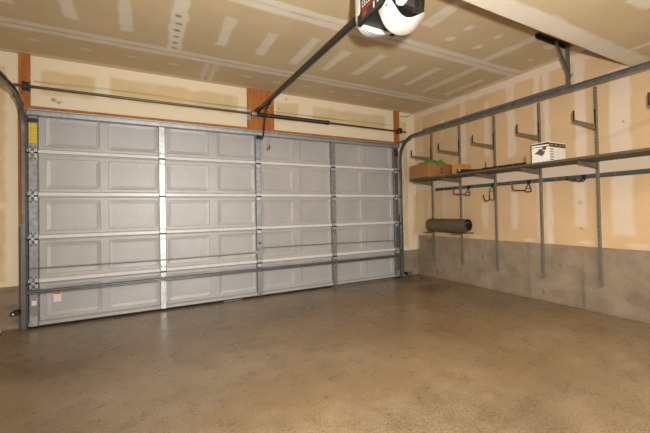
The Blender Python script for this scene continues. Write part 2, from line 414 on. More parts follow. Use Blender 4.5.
# ------------------------------------------------------------------ garage door
gd = thing('garage_door', 'closed grey sectional garage door with raised panels and steel stiles', 'garage door', (2.44, 0, 0))
zs = [.022, .466, .921, 1.369, 1.818, 2.262]
panels = [(.14, .625), (.70, 1.205), (1.305, 1.795), (1.90, 2.39), (2.485, 2.955), (3.06, 3.55), (3.66, 4.12), (4.205, 4.72)]
offs = [0, .006, .040, .046]
def depth(d):
    return float(np.interp(d, [0, .006, .040, .046], [0, .0045, .010, .010])) if d > 0 else 0.
def lock(z): return z
for k in range(5):
    z0, z1 = zs[k], zs[k+1]
    px = [(a, b, z0+.078, z1-.048) for a, b in panels]
    xs = sorted({0, 4.87} | {round(v, 4) for a, b, _, _ in px for q in offs for v in (a+q, b-q)})
    pz0, pz1 = z0+.078, z1-.048
    zz = sorted({z0, z1} | {round(v, 4) for q in offs for v in (pz0+q, pz1-q)})
    vs = []; nz = len(zz)
    for x in xs:
        for z in zz:
            d = 0
            for a, b, c, e in px:
                d = max(d, min(x-a, b-x, z-c, e-z))
            vs.append((x, depth(d), z))
    fs = [(i*nz+j, (i+1)*nz+j, (i+1)*nz+j+1, i*nz+j+1) for i in range(len(xs)-1) for j in range(nz-1)]
    m = MB(); m.faces(vs, fs)
    sec = m.build('door_section', M['door'], gd)
    # back skin and the folded top and bottom edges
    m = MB()
    m.box(0, 4.87, .030, .034, z0+.002, z1-.002)
    m.build('outer_skin', M['door'], sec)
    m = MB()
    m.prism([(.002, z1-.016), (-.020, z1-.012), (-.028, z1-.004), (.03, z1-.002), (.03, z1-.016)], 0, 0, 4.87)
    m.build('top_rail', M['lip'], sec)
    m = MB()
    m.prism([(.002, z0+.050), (-.030, z0+.040), (-.036, z0+.034), (-.036, z0+.004), (-.032, z0+.001), (.03, z0+.001), (.03, z0+.050)], 0, 0, 4.87)
    m.build('bottom_rail', M['lip'] if k else M['door'], sec)
    # stiles
    for i, (a, b) in enumerate([(.008, .088), (1.214, 1.286), (2.394, 2.466), (3.565, 3.637), (4.775, 4.862)]):
        m = MB()
        e = .010
        m.prism([(a, .004), (a, -.043), (a+.006, -.050), (b-.006, -.050), (b, -.043), (b, .004)], 2, z0+.004, z1-.004)
        stl = m.build('stile', M['galv'] if i == 1 else M['track'] if i == 4 else M['galvd'], sec)  # flash glare on second stile, shade on last, put into the steel colour
        cxm = (a+b)/2
        for zq in ([z0+.062] if k else [])+([z1-.062] if k < 4 else []):
            each('screw', M['dark'], sec, [lambda m, x=cxm+dx: m.cyl((x, -.0495, zq), (x, -.0530, zq), .008, 6) for dx in (-.018, .018)])
        if k < 4:
            m = MB()
            h = .028 if 0 < i < 4 else .034
            m.box(a+.006, b-.006, -.053, -.048, z1-.045, z1-.006, .001).build('hinge_leaf', M['galv'], sec)
            m = MB().box(a+.006, b-.006, -.053, -.048, z1+.006, z1+.045, .001).build('hinge_leaf', M['galv'], sec)
            m = MB()
            m.cyl((a+.002, -.056, z1), (b-.002, -.056, z1), .009, 10)
            m.build('hinge_barrel', M['dark'], sec)
        if i in (0, 4) and k < 4:
            s_ = -1 if i == 0 else 1
            xo = a if i == 0 else b
            m = MB()
            m.prism([(z1-.05, -.052), (z1-.012, -.083), (z1+.012, -.083), (z1+.05, -.052)] and [(-.052, z1-.05), (-.083, z1-.012), (-.083, z1+.012), (-.052, z1+.05)], 0, cxm-.012, cxm+.012)
            m.build('roller_bracket', M['galv'], sec)
            m = MB()
            m.cyl((cxm, -.07, z1), (xo+s_*.038, -.07, z1), .006, 8)
            m.cyl((xo+s_*.030, -.07, z1), (xo+s_*.046, -.07, z1), .021, 14)
            m.build('roller', M['dark'], sec)
    if k == 0:
        m = MB()
        for x0_, x1_, zb in ((0, 1.95, .002), (1.95, 2.20, .010), (2.20, 3.55, .002), (3.55, 4.87, .009)):
            m.prism([(-.04, z0-.002), (-.03, zb), (.03, zb), (.04, z0-.002), (.036, z0+.006), (-.036, z0+.006)], 0, x0_, x1_)
        m.build('bottom_seal', M['rubber'], sec)
        for i, x in ((0, .03), (4, 4.80)):
            MB().box(x-.018, x+.045, -.055, -.049, .03, .13, .002).build('bottom_bracket', M['galv'], sec)
        m = MB().box(.198, .265, -.006, -.0008, .245, .345).paint(0)
        m.box(.202, .261, -.0075, -.0055, .325, .343).paint(1)
        for zz_ in (.262, .272, .282, .292): m.box(.205, .256, -.0072, -.0055, zz_, zz_+.003)
        m.paint(2).build('warning_sticker', [M['sticker'], M['orange'], M['pink']], sec, label='white sticker with an orange heading')
        m = MB().box(.030, .070, -.0525, -.0488, .24, .31).paint(0).box(.033, .067, -.0535, -.052, .292, .306).paint(1)
        m.build('label', [M['sticker'], M['redink']], sec, label='small white label on the steel stile')
    if k == 4:
        m = MB().box(.018, .082, -.0525, -.0488, 1.92, 2.12).paint(0)
        for q in range(9): m.box(.024, .076, -.0532, -.052, 1.935+q*.017, 1.938+q*.017)
        m.paint(1).build('caution_label', [M['yellow'], M['yink']], sec, label='yellow label on the steel stile')
        MB().box(.01, .09, -.062, -.048, 2.135, 2.175, .003).build('top_roller_bracket', M['dark'], sec)
        MB().box(4.78, 4.86, -.062, -.048, 2.06, 2.17, .003).build('top_roller_bracket', M['dark'], sec)
        m = MB().box(2.405, 2.46, -.085, -.049, 2.155, 2.20, .004)
        m.cyl((2.40, -.10, 2.178), (2.465, -.10, 2.178), .010, 10)
        m.build('arm_bracket', M['black'], sec)
def strut(z0, z1, y1, name, mat):
    m = MB(); y0 = -.050
    h = (z1-z0)
    m.prism([(y0, z0), (y1+.012, z0), (y1, z0+.006), (y1, z0+.016), (y1+.010, z0+.018), (y1+.012, z0+.010), (y0-.002, z0+.008),
             (y0-.002, z1-.010), (y1+.012, z1-.010), (y1+.010, z1-.018), (y1, z1-.016), (y1, z1-.006), (y1+.012, z1), (y0, z1)], 0, .005, 4.865)
    return m.build(name, mat, gd)
strut(2.198, 2.268, -.105, 'top_strut', M['galv'])
strut(.360, .400, -.100, 'lower_strut', M['track'])
# lock bars and the latch in the middle of the second section
MB().tube([(.03, -.062, .622), (1.2, -.066, .610), (2.36, -.062, .612)], .0065, 8).build('lock_bar', M['galvd'], gd)
MB().tube([(2.46, -.062, .672), (3.6, -.066, .66), (4.84, -.062, .640)], .0065, 8).build('lock_bar', M['galvd'], gd)
m = MB().box(2.403, 2.457, -.056, -.049, .60, .76, .002)
lk = m.build('lock_plate', M['galvd'], gd)
m = MB(); m.prism([(2.36, .622), (2.38, .600), (2.45, .632), (2.50, .628), (2.50, .640), (2.42, .648)], 1, -.068, -.060)
m.cyl((2.43, -.06, .66), (2.43, -.075, .66), .016, 12)
m.build('lock_cam', M['galvd'], lk)
m = MB().cyl((2.43, -.05, .735), (2.43, -.062, .735), .017, 14); m.build('lock_cylinder', M['dark'], lk)

# ------------------------------------------------------------------ tracks
def track(side, X, zh, zt, label):
    t = thing('door_track', label, 'track', (X, -.05, 0))
    R = .36; yv = -.07
    w, d, th = .052, .028, .004
    s_ = side   # +1 = open towards +X (left track)
    # profile: a along path normal, b along X
    prof = [(-w/2, 0), (-w/2, s_*d), (-w/2+.008, s_*d), (-w/2+.008, s_*(d-th)), (-w/2+th, s_*(d-th)), (-w/2+th, s_*th), (w/2-th, s_*th), (w/2-th, s_*(d-th)), (w/2-.008, s_*(d-th)), (w/2-.008, s_*d), (w/2, s_*d), (w/2, 0)]
    m = MB()
    m.sweep(prof, [((X, yv, .01), (0, 1, 0), (1, 0, 0)), ((X, yv, zh-R), (0, 1, 0), (1, 0, 0))]).build('vertical_track', M['track'], t)
    fr = []
    for i in range(15):
        a = i/14*PI/2
        cy, cz = yv-R, zh-R
        n = (0, math.cos(a), math.sin(a))
        fr.append(((X, cy+R*math.cos(a), cz+R*math.sin(a)), n, (1, 0, 0)))
    MB().sweep(prof, fr).build('curved_track', M['track'], t, True)
    yend = -3.9
    zend = zh+zt
    MB().sweep(prof, [((X, yv-R, zh), (0, 0, 1), (1, 0, 0)), ((X, yend, zend), (0, 0, 1), (1, 0, 0))]).build('horizontal_track', M['track'], t)
    # stiffening angle along the top
    m = MB()
    f = lambda y: zh+zt*(yv-R-y)/(yv-R-yend)+w/2
    L = [(0, 0), (.034, 0), (.034, s_*.004), (.004, s_*.004), (.004, s_*.034), (0, s_*.034)]
    m.sweep(L, [((X-s_*.004, -.62, f(-.62)), (0, 0, 1), (1, 0, 0)), ((X-s_*.004, -2.76, f(-2.76)), (0, 0, 1), (1, 0, 0))])
    m.build('stiffening_angle', M['track'], t)
    # jamb brackets, wall angle
    m = MB()
    xo = X-s_*.003
    m.box(min(xo, xo-s_*.004), max(xo, xo-s_*.004), yv-.02, YB-.025, .02, 1.08)
    m.box(min(xo, xo-s_*.036), max(xo, xo-s_*.036), YB-.030, YB-.025, .02, 1.08)
    m.build('wall_angle', M['galvd'], t)
    m = MB()
    m.box(min(xo, xo-s_*.004), max(xo, xo-s_*.004), yv-.26, YB-.045, zh-.060, zh-.020, .001)
    m.box(min(xo, xo-s_*.03), max(xo, xo-s_*.03), YB-.050, YB-.046, zh-.060, zh-.020, .001).build('flag_bracket', M['track'], t)
    each('bolt', M['galv'], t, [lambda m, y=-.75-.33*q: m.cyl((X+s_*.002, y, f(y)-w/2), (X+s_*.008, y, f(y)-w/2), .008, 8) for q in range(6)])
    return t
track(1, -.034, 2.368, .012, 'steel door track curving up beside the left edge of the garage door')
track(-1, 4.904, 2.350, .012, 'long steel door track running over the shelves on the right')

# sway-braced hanger of the right track
t = thing('track_hanger', 'grey angle iron hanger holding the right door track to the ceiling', 'hanger', (4.97, -2.72, ZC))
m = MB(); m.prism([(-2.66, ZC-.004), (-2.70, ZC-.004), (-2.70, ZC-.008), (-2.664, ZC-.008), (-2.664, ZC-.044), (-2.66, ZC-.044)], 0, 4.48, 5.09)
m.build('ceiling_angle', M['dark'], t)  # shade of the ceiling step put into the darker steel
m = MB()
m.prism([(4.964, -2.690), (5.000, -2.690), (5.000, -2.694), (4.968, -2.694), (4.968, -2.726), (4.964, -2.726)], 2, 2.36, ZC-.012)
m.build('drop_strut', M['track'], t)
def anglebar(p0, p1, w):
    p0, p1 = Vector(p0), Vector(p1); tdir = (p1-p0).normalized(); a = tdir.cross(Vector((0, 1, 0))).normalized(); b = Vector((0, 1, 0))
    L = [(0, 0), (w, 0), (w, .004), (.004, .004), (.004, w*.8), (0, w*.8)]
    return MB().sweep(L, [(p0, a, b), (p1, a, b)])
anglebar((4.985, -2.728, 2.50), (4.79, -2.70, ZC-.014), .034).build('sway_brace', M['track'], t)
each('bolt', M['galv'], t, [lambda m, p=p: m.cyl(p, (p[0], p[1]-.012, p[2]), .010, 6) for p in ((4.985, -2.73, 2.53), (4.985, -2.73, 2.40))])

# ------------------------------------------------------------------ torsion shaft
t = thing('torsion_shaft', 'long steel torsion shaft with spring and drums above the garage door', 'door shaft', (2.43, -.045, 2.51))
ys, zsft = -.045, 2.508
MB().cyl((-.10, ys, zsft), (5.06, ys, zsft-.012), .0140, 14).build('shaft', M['shaft'], t, True)
# coil
m = MB(); P = []
n_c = 86
for i in range(n_c*10+1):
    a = i/10*2*PI; x = 2.40+1.08*i/(n_c*10)
    P.append((x, ys+.024*math.cos(a), zsft-.008+.024*math.sin(a)))
m.tube(P, .0056, 5).build('torsion_spring', M['dark'], t, True)
m = MB()
m.tube([(3.46, ys, zsft-.008), (3.50, ys, zsft-.008), (3.51, ys, zsft-.008), (3.545, ys, zsft-.008)], [.030, .030, .036, .030], 14)
m.build('winding_cone', M['dark'], t, True)
m = MB(); m.tube([(2.35, ys, zsft-.006), (2.40, ys, zsft-.006), (2.42, ys, zsft-.006)], [.034, .034, .028], 14).build('stationary_cone', M['galv'], t, True)
m = MB(); m.prism([(YB-.045, 2.43), (YB-.045, 2.56), (YB-.050, 2.56), (YB-.050, 2.545), (ys-.03, 2.53), (ys-.03, 2.485), (YB-.050, 2.445), (YB-.050, 2.43)], 0, 2.325, 2.331)
m.box(2.305, 2.35, YB-.050, YB-.044, 2.43, 2.57)
m.build('centre_bracket', M['galv'], t)
for x in (.002, 4.915):
    m = MB(); m.tube([(x-.022, ys, 2.505), (x-.018, ys, 2.505), (x-.018, ys, 2.505), (x+.018, ys, 2.505), (x+.018, ys, 2.505), (x+.022, ys, 2.505)], [.052, .052, .042, .042, .052, .052], 20)
    m.build('cable_drum', M['dark'], t, True)
    MB().box(x-.030, x-.026, ys-.03, YB-.045, 2.465, 2.545, .001).build('end_bearing_plate', M['dark'], t)
for x in (.0, 4.875):
    MB().tube([(x, ys-.047, 2.50), (x, -.06, 2.0), (x, -.06, .06)], .0016, 5).build('lift_cable', M['galvd'], t)

# ------------------------------------------------------------------ opener
t = thing('garage_door_opener', 'black and white ceiling garage door opener with rail and hanging lens', 'door opener', (2.45, -2.85, 2.6))
m = MB(); m.prism([(2.411, 2.524), (2.449, 2.524), (2.449, 2.562), (2.411, 2.562)], 1, -2.70, -.03); m.build('rail', M['railb'], t)
m = MB(); m.box(2.405, 2.455, -.16, .015, 2.526, 2.572, .004); m.build('header_bracket', M['black'], t)
m = MB(); m.box(2.404, 2.456, -.56, -.38, 2.504, 2.524, .004).box(2.415, 2.445, -.50, -.42, 2.465, 2.506, .004); tr = m.build('trolley', M['black'], t)
m = MB(); m.tube([(2.43, -.44, 2.47), (2.43, -.36, 2.30), (2.43, -.30, 2.16), (2.43, -.26, 2.125), (2.43, -.20, 2.13), (2.43, -.105, 2.178)], .010, 8)
m.build('door_arm', M['black'], tr, True)
m = MB(); m.tube([(2.445, -.50, 2.46), (2.446, -.49, 2.20), (2.447, -.485, 1.99)], .0022, 6); cd = m.build('release_cord', M['red'], t)
m = MB(); m.tube([(2.447, -.485, 2.0), (2.447, -.485, 1.985), (2.447, -.485, 1.95), (2.447, -.485, 1.945)], [.004, .011, .013, .005], 10); m.build('cord_handle', M['red'], cd, True)
# motor housing
def rr(x0, x1, z0, z1, r, n=6):
    pts = []
    for cx_, cz_, a0 in ((x1-r, z0+r, -PI/2), (x1-r, z1-r, 0), (x0+r, z1-r, PI/2), (x0+r, z0+r, PI)):
        for i in range(n+1):
            a = a0+i/n*PI/2; pts.append((cx_+r*math.cos(a), cz_+r*math.sin(a)))
    return pts
MB().prism(rr(2.342, 2.655, 2.402, 2.72, .012), 1, -3.02, -2.71).build('motor_housing', M['black'], t)
m = MB()
P0 = [(2.340, 2.73), (2.340, 2.50), (2.343, 2.455), (2.352, 2.42), (2.372, 2.393), (2.405, 2.374), (2.44, 2.366), (2.48, 2.365), (2.53, 2.374), (2.582, 2.390), (2.625, 2.410), (2.652, 2.432), (2.664, 2.47), (2.666, 2.73)]
cxm, czm = 2.503, 2.56
def ring(y, sc): return [(cxm+(p[0]-cxm)*sc, y, czm+(p[1]-czm)*sc) for p in P0]
R_ = [ring(-2.752, .965), ring(-2.748, .99), ring(-2.74, 1.0), ring(-2.70, 1.0), ring(-2.675, .96), ring(-2.665, .88)]
V_ = [m.bm.verts.new(p) for r in R_ for p in r]; n = len(P0)
for i in range(len(R_)-1):
    for k in range(n): m.bm.faces.new((V_[i*n+k], V_[i*n+(k+1) % n], V_[(i+1)*n+(k+1) % n], V_[(i+1)*n+k]))
m.bm.faces.new(V_[:n]); m.bm.faces.new(V_[-n:]); m.paint(0)
for q in range(10):
    x = 2.385+.019*q
    zb = float(np.interp(x, [p[0] for p in P0[3:12]], [p[1] for p in P0[3:12]]))
    m.box(x, x+.007, -2.744, -2.700, zb-.0012, zb+.004)
m.paint(1)
cap = m.build('end_cover', [M['cover'], M['inkgrey']], t, True)
# side label
m = MB().box(2.3385, 2.343, -3.0, -2.765, 2.410, 2.60).paint(0)
def lquad(y0, y1, z0, z1, sh=0): m.faces([(2.3378, y0, z0), (2.3378, y1, z0+sh), (2.3378, y1, z1+sh), (2.3378, y0, z1)], [(0, 1, 2, 3)])
for i in range(7):      # slanted strokes of a logotype too small to read
    y = -2.775-.024*i
    lquad(y, y-.018, 2.497, 2.503); lquad(y, y-.006, 2.503, 2.535); lquad(y, y-.018, 2.516, 2.521); lquad(y, y-.018, 2.535, 2.541)
lquad(-2.90, -2.915, 2.43, 2.47); lquad(-2.94, -2.965, 2.445, 2.46); m.paint(1)
lquad(-2.77, -2.99, 2.468, 2.490); m.paint(2)
lquad(-2.78, -2.83, 2.43, 2.46); m.paint(3)
m.build('side_label', [M['lab'], M['white'], M['redink'], M['labred']], t, label='dark label with white lettering and a red stripe')
# lens: a curved shell hanging open under the rear
near = [(2.268, 2.339), (2.304, 2.355), (2.324, 2.332), (2.354, 2.299), (2.390, 2.275), (2.436, 2.278), (2.482, 2.299), (2.523, 2.324), (2.563, 2.348)]
far = [(2.326, 2.381), (2.344, 2.342), (2.366, 2.304), (2.395, 2.274), (2.443, 2.256), (2.508, 2.258), (2.592, 2.291), (2.654, 2.355), (2.738, 2.470)]
m = MB()
rows = []
for a, b in zip(near, far):
    row = []
    for k in range(7):
        q = k/6; y = -3.12+.16*q; x = a[0]*(1-q)+b[0]*q; z = a[1]*(1-q)+b[1]*q
        bul = .012*math.sin(PI*q)
        row.append((x, y, z-bul))
    rows.append(row)
vs = [p for r in rows for p in r]; W = 7
fs = [(i*W+k, (i+1)*W+k, (i+1)*W+k+1, i*W+k+1) for i in range(len(rows)-1) for k in range(W-1)]
m.faces(vs, fs)
ln = m.build('light_lens', M['lens'], t, True, label='white translucent lens cover hanging open')
md = ln.modifiers.new('solid', 'SOLIDIFY'); md.thickness = .004
md = ln.modifiers.new('sub', 'SUBSURF'); md.levels = 2; md.render_levels = 2
MB().tube([(2.302, -3.085, 2.343), (2.306, -3.06, 2.350)], .007, 8).build('lens_slot', M['black'], ln)
m = MB(); m.tube([(2.425, -3.03, 2.415), (2.425, -3.045, 2.415), (2.425, -3.07, 2.413), (2.425, -3.092, 2.411), (2.425, -3.102, 2.410)], [.014, .026, .034, .026, .008], 16)
m.build('light_bulb', M['bulb'], t, True)
m = MB(); m.tube([(2.425, -3.015, 2.415), (2.425, -3.04, 2.415)], .02, 14); m.build('lamp_socket', M['dark'], t)
m = MB(); m.box(2.475, 2.545, -3.055, -3.018, 2.404, 2.52, .006); m.build('lamp_bracket', M['dark'], t)
m = MB(); m.tube([(2.54, -3.05, 2.50), (2.575, -3.06, 2.48), (2.58, -3.06, 2.42), (2.555, -3.055, 2.375), (2.52, -3.05, 2.37)], .006, 6); m.build('wiring', M['black'], t, True)
m = MB(); m.tube([(2.56, -3.04, 2.54), (2.63, -3.05, 2.49), (2.625, -3.05, 2.43), (2.58, -3.045, 2.40)], .003, 6); m.build('wiring', M['black'], t, True)
each('hanger_strap', M['galvd'], t, [lambda m, x=x: m.box(x-.012, x+.012, -2.88, -2.876, 2.70, ZC-.002) for x in (2.36, 2.63)])

# ------------------------------------------------------------------ shelving on the right wall
UY = [-.367, -.955, -1.555, -2.178, -2.785, -3.38]
ordi = ['first', 'second', 'third', 'fourth', 'fifth', 'sixth']
XW = XR
u0 = thing('slotted_upright', '', 'shelf upright', (XW, UY[0], .29), 'slotted steel shelf uprights on the right wall')
m = MB(); w = .0125
m.prism([(XW-.030, UY[0]-w), (XW-.030, UY[0]+w), (XW, UY[0]+w), (XW, UY[0]+w-.003), (XW-.027, UY[0]+w-.003), (XW-.027, UY[0]-w+.003), (XW, UY[0]-w+.003), (XW, UY[0]-w)], 2, .292, 2.432)
m.paint(0)
z = .32
while z < 2.42:
    for dy in (-.005, .005): m.box(XW-.0308, XW-.0295, UY[0]+dy-.0018, UY[0]+dy+.0018, z, z+.016)
    z += .032
m.paint(1)
m.build('channel', [M['upright'], M['slot']], u0)
each('screw_head', M['galv'], u0, [lambda m, z=z: m.cyl((XW-.033, UY[0], z), (XW-.029, UY[0], z), .005, 8) for z in (.33, .9, 1.37, 1.9, 2.40)])
for i, y in enumerate(UY):
    o = u0 if i == 0 else copy_tree(u0)
    o.location = (XW, y, .29)
    o['label'] = {0: 'slotted grey shelf upright nearest the garage door, first along the right wall',
                  1: 'slotted grey shelf upright crossing the near end of the rolled mat, second from the door',
                  2: 'slotted grey shelf upright just right of the double hook, third from the door',
                  3: 'slotted grey shelf upright below the white printed box, fourth from the door',
                  4: 'slotted grey shelf upright right of the folded hook, fifth from the garage door',
                  5: 'slotted grey shelf upright past the right end of the picture'}[i]

def bracket(z, L, lip, label, group, y, inner=0):
    """tapering arm with an upturned lip; z = top of the arm at the tip"""
    t = thing('shelf_bracket', label, 'shelf bracket', (XW-.03, y, z), group)
    x1 = XW-.0315; x0 = x1-L
    m = MB(); th = .0035
    m.prism([(x0, z-.022), (x0, z), (x1, z-.012+0*L), (x1, z-.072)], 1, y-th, y+th)
    m.box(x0+.004, x1, y-.008, y+.008, z-.011, z-.008)
    m.build('arm', M['bracket'], t)
    m = MB(); m.box(x0-.003, x0+.010, y-.007, y+.007, z-.02, z+lip, .002); m.build('lip', M['dark'], t)
    m = MB(); m.box(x1-.012, x1, y-.006, y+.006, z-.072, z+.16 if lip > .06 else z-.01, .001); m.build('hanging_plate', M['dark'], t)
    return t
up = ['empty upper bracket above the green cloth, on the upright nearest the door',
      'empty upper bracket above the orange carton, on the second upright from the door',
      'empty upper bracket above the black bar, on the third upright from the door',
      'empty upper bracket above the white printed box, on the fourth upright from the door',
      'empty upper bracket right of the white printed box, on the fifth upright from the door',
      'empty upper bracket cut off by the right edge of the picture']
for i, y in enumerate(UY):
    bracket(2.030, .43, .09, up[i], 'empty upper shelf brackets', y)
for i, y in enumerate(UY):
    bracket(1.619, .40, .0, 'lower bracket holding up the long shelf on the '+ordi[i]+' upright from the garage door', 'brackets under the long shelf', y)

sh = MB().box(4.895, 5.295, -3.75, -.30, 1.620, 1.645, .002).build('wall_shelf', M['shelf'])
tag(sh, 'long dark wooden shelf board running along the right wall', 'shelf')

# hook rail behind the uprights
t = thing('hook_rail', 'grey steel hook rail fixed to the wall below the long shelf', 'rail', (XW, -2, 1.47))
x = XW
m = MB(); m.prism([(x-.001, 1.452), (x-.012, 1.452), (x-.012, 1.460), (x-.006, 1.462), (x-.006, 1.486), (x-.012, 1.488), (x-.012, 1.500), (x-.001, 1.500)], 1, -3.9, -.42)
m.paint(0); m.box(x-.0132, x-.0055, -3.9, -.42, 1.4615, 1.4635)
for q in range(5): m.box(x-.013, x-.0115, -.50-.09*q, -.46-.09*q, 1.468, 1.484)
m.paint(1); m.build('channel', [M['rail'], M['slot']], t)
each('screw_head', M['galv'], t, [lambda m, q=q: m.cyl((x-.010, -.62-.29*q, 1.474), (x-.004, -.62-.29*q, 1.474), .006, 8) for q in range(12)])

def hook(y, label, parts):
    t = thing('rail_hook', label, 'hook', (XW-.02, y, 1.475), 'dark hooks hanging from the rail')
    MB().box(XW-.038, XW-.0125, y-.018, y+.018, 1.445, 1.497, .003).build('clip', M['black'], t)
    for nm, path, r in parts: MB().tube(path, r, 7).build(nm, M['dark'], t, True)
    return t
def arc(cx_, cy_, cz_, r, a0, a1, d, n=9):
    """arc in the plane spanned by direction d (xy) and z"""
    return [(cx_+d[0]*r*math.cos(a0+(a1-a0)*i/n), cy_+d[1]*r*math.cos(a0+(a1-a0)*i/n), cz_+r*math.sin(a0+(a1-a0)*i/n)) for i in range(n+1)]
X_ = XW-.03
def lhook(y, label, L):
    tri = [(X_, y+.0, 1.45), (X_-.01, y+.026, 1.405), (X_-.02, y+.042, 1.352), (X_-.02, y+.036, 1.345), (X_-.02, y-.036, 1.345), (X_-.02, y-.042, 1.352), (X_-.01, y-.026, 1.405), (X_, y, 1.45)]
    hook(y, label, [('loop', tri, .0066), ('cross_wire', [(X_-.012, y-.03, 1.39), (X_-.012, y+.03, 1.39)], .005), ('arm', [(X_-.02, y+.034, 1.364), (X_-L+.015, y+.034, 1.366), (X_-L, y+.034, 1.375), (X_-L, y+.034, 1.445)], .0072)])
lhook(-1.11, 'dark L shaped hook on the rail next to the second upright', .27)
y = -1.52
hook(y, 'dark double J hook on the rail beside the third upright', [
    ('loop', [(X_, y, 1.45), (X_-.02, y+.03, 1.41), (X_-.02, y+.036, 1.36), (X_-.02, y+.036, 1.30)]+arc(X_-.02, y, 1.295, .036, 0, -PI, (0, 1))+[(X_-.02, y-.036, 1.36), (X_-.02, y-.03, 1.41), (X_, y, 1.45)], .0070),
    ('cross_wire', [(X_-.02, y-.034, 1.385), (X_-.02, y+.034, 1.385)], .004),
    ('second_hook', [(X_-.025, y+.036, 1.33)]+[(X_-.025-.055+.055*math.cos(a), y+.036, 1.29+.042*math.sin(a)*1.0) for a in [-i*PI/10 for i in range(11)]]+[(X_-.142, y+.04, 1.335)], .0072)])
lhook(-2.035, 'dark L shaped hook on the rail left of the fourth upright', .27)
y = -2.66
hook(y, 'dark hook folded up flat against the rail left of the fifth upright', [
    ('loop', [(X_, y+.01, 1.45), (X_-.05, y+.03, 1.432), (X_-.13, y+.04, 1.430), (X_-.24, y+.045, 1.45), (X_-.255, y+.045, 1.475)], .0075),
    ('arm', [(X_, y-.012, 1.45), (X_-.05, y-.02, 1.425), (X_-.12, y-.01, 1.42), (X_-.16, y+.02, 1.44)], .0075)])

# ------------------------------------------------------------------ things on the shelf
ZS = 1.6455
def faces_quad(m, pts): m.faces(pts, [tuple(range(len(pts)))])
t = thing('cardboard_box', 'brown cardboard box with a red star at the door end of the shelf', 'box', (5.05, -.6, ZS))
m = MB(); m.box(4.82, 5.325, -.80, -.40, ZS, 1.850, .003).box(4.8195, 4.8205, -.63, -.57, ZS+.02, 1.849).paint(0)
pts = []
for i in range(10):
    a = PI/2+i*PI/5; r = .036 if i % 2 == 0 else .015
    pts.append((5.10+r*math.cos(a), -.8015, 1.770+r*math.sin(a)))
faces_quad(m, pts)
for i in range(3): m.faces([(5.055+.025*i, -.8012, 1.705-.008*(i % 2)), (5.075+.025*i, -.8012, 1.705-.008*(i % 2)), (5.075+.025*i, -.8012, 1.722), (5.055+.025*i, -.8012, 1.722)], [(0, 1, 2, 3)])
m.paint(1); m.build('carton', [M['card'], M['redink']], t)

# green cloth: a crumpled sheet heaped on the box
m = MB(); nu, nv = 26, 16; vs = []
r_ = np.random.RandomState(2)
for i in range(nu):
    for j in range(nv):
        u, v = i/(nu-1), j/(nv-1)
        x = 4.86+.40*u; yy = -.76+.28*v
        e = min(u, 1-u, v, 1-v)
        h = .055*min(1, e*5)+.018*math.sin(9*u+5*v)*min(1, e*6)+.012*math.sin(23*u-17*v)*min(1, e*6)
        x += .012*math.sin(11*v); yy += .012*math.sin(13*u)
        vs.append((x, yy, 1.8525+max(0, h)))
for i in range(nu):
    for j in range(nv):
        x, yy, z = vs[i*nv+j]; vs.append((x, yy, 1.8515))
N = nu*nv
fs = [(i*nv+j, (i+1)*nv+j, (i+1)*nv+j+1, i*nv+j+1) for i in range(nu-1) for j in range(nv-1)]
fs += [tuple(q+N for q in f[::-1]) for f in fs]
m.faces(vs, fs)
gc = m.build('green_cloth', M['green'], None, True)
tag(gc, 'crumpled green plastic sheet heaped on the brown cardboard box', 'plastic sheet')

t = thing('orange_carton', 'flat orange cardboard carton behind the black wedge on the shelf', 'box', (5.15, -1.15, ZS))
m = MB(); m.box(4.985, 5.23, -1.24, -1.10, ZS, 1.790, .003); m.build('carton', M['card2'], t)
m = MB(); m.faces([(4.99, -1.2405, 1.752), (5.22, -1.2405, 1.752), (5.22, -1.2405, 1.758), (4.99, -1.2405, 1.758)], [(0, 1, 2, 3)]); m.build('lid_edge', M['card'], t)

t = thing('black_wedge', 'black wedge shaped case with a white dot on the shelf edge', 'case', (4.95, -1.3, ZS))
m = MB(); m.prism([(-1.66, ZS), (-1.66, ZS+.018), (-1.50, ZS+.030), (-1.34, ZS+.052), (-1.27, ZS+.056), (-1.27, ZS)], 0, 4.900, 4.975); m.build('case', M['black'], t)
m = MB(); m.cyl((4.9005, -1.315, ZS+.036), (4.8975, -1.315, ZS+.036), .011, 12); m.build('white_dot', M['white'], t)
t = thing('black_bar', 'long flat black bar lying along the front of the shelf', 'bar', (4.93, -1.95, ZS))
m = MB(); m.box(4.90, 4.955, -2.24, -1.67, ZS, ZS+.024, .004); m.build('bar', M['black'], t)
each('rivet', M['galv'], t, [lambda m, q=q: m.cyl((4.9005, q, ZS+.012), (4.8985, q, ZS+.012), .005, 8) for q in (-1.9, -2.1)])
m = MB(); m.tube([(5.08, -1.595, ZS), (5.075, -1.59, ZS+.03), (5.08, -1.60, ZS+.05), (5.085, -1.61, ZS+.03), (5.08, -1.60, ZS+.06), (5.08, -1.60, ZS+.125)], .005, 6)
tag(m.build('bent_wire', M['dark'], None, True), 'thin bent wire standing on the shelf behind the black bar', 'wire')
m = MB(); m.tube([(4.975, -2.215, ZS), (4.975, -2.215, ZS+.11)], [.008, .006], 8)
tag(m.build('metal_peg', M['bracket'], None, True), 'short upright grey peg on the shelf left of the white printed box', 'peg')

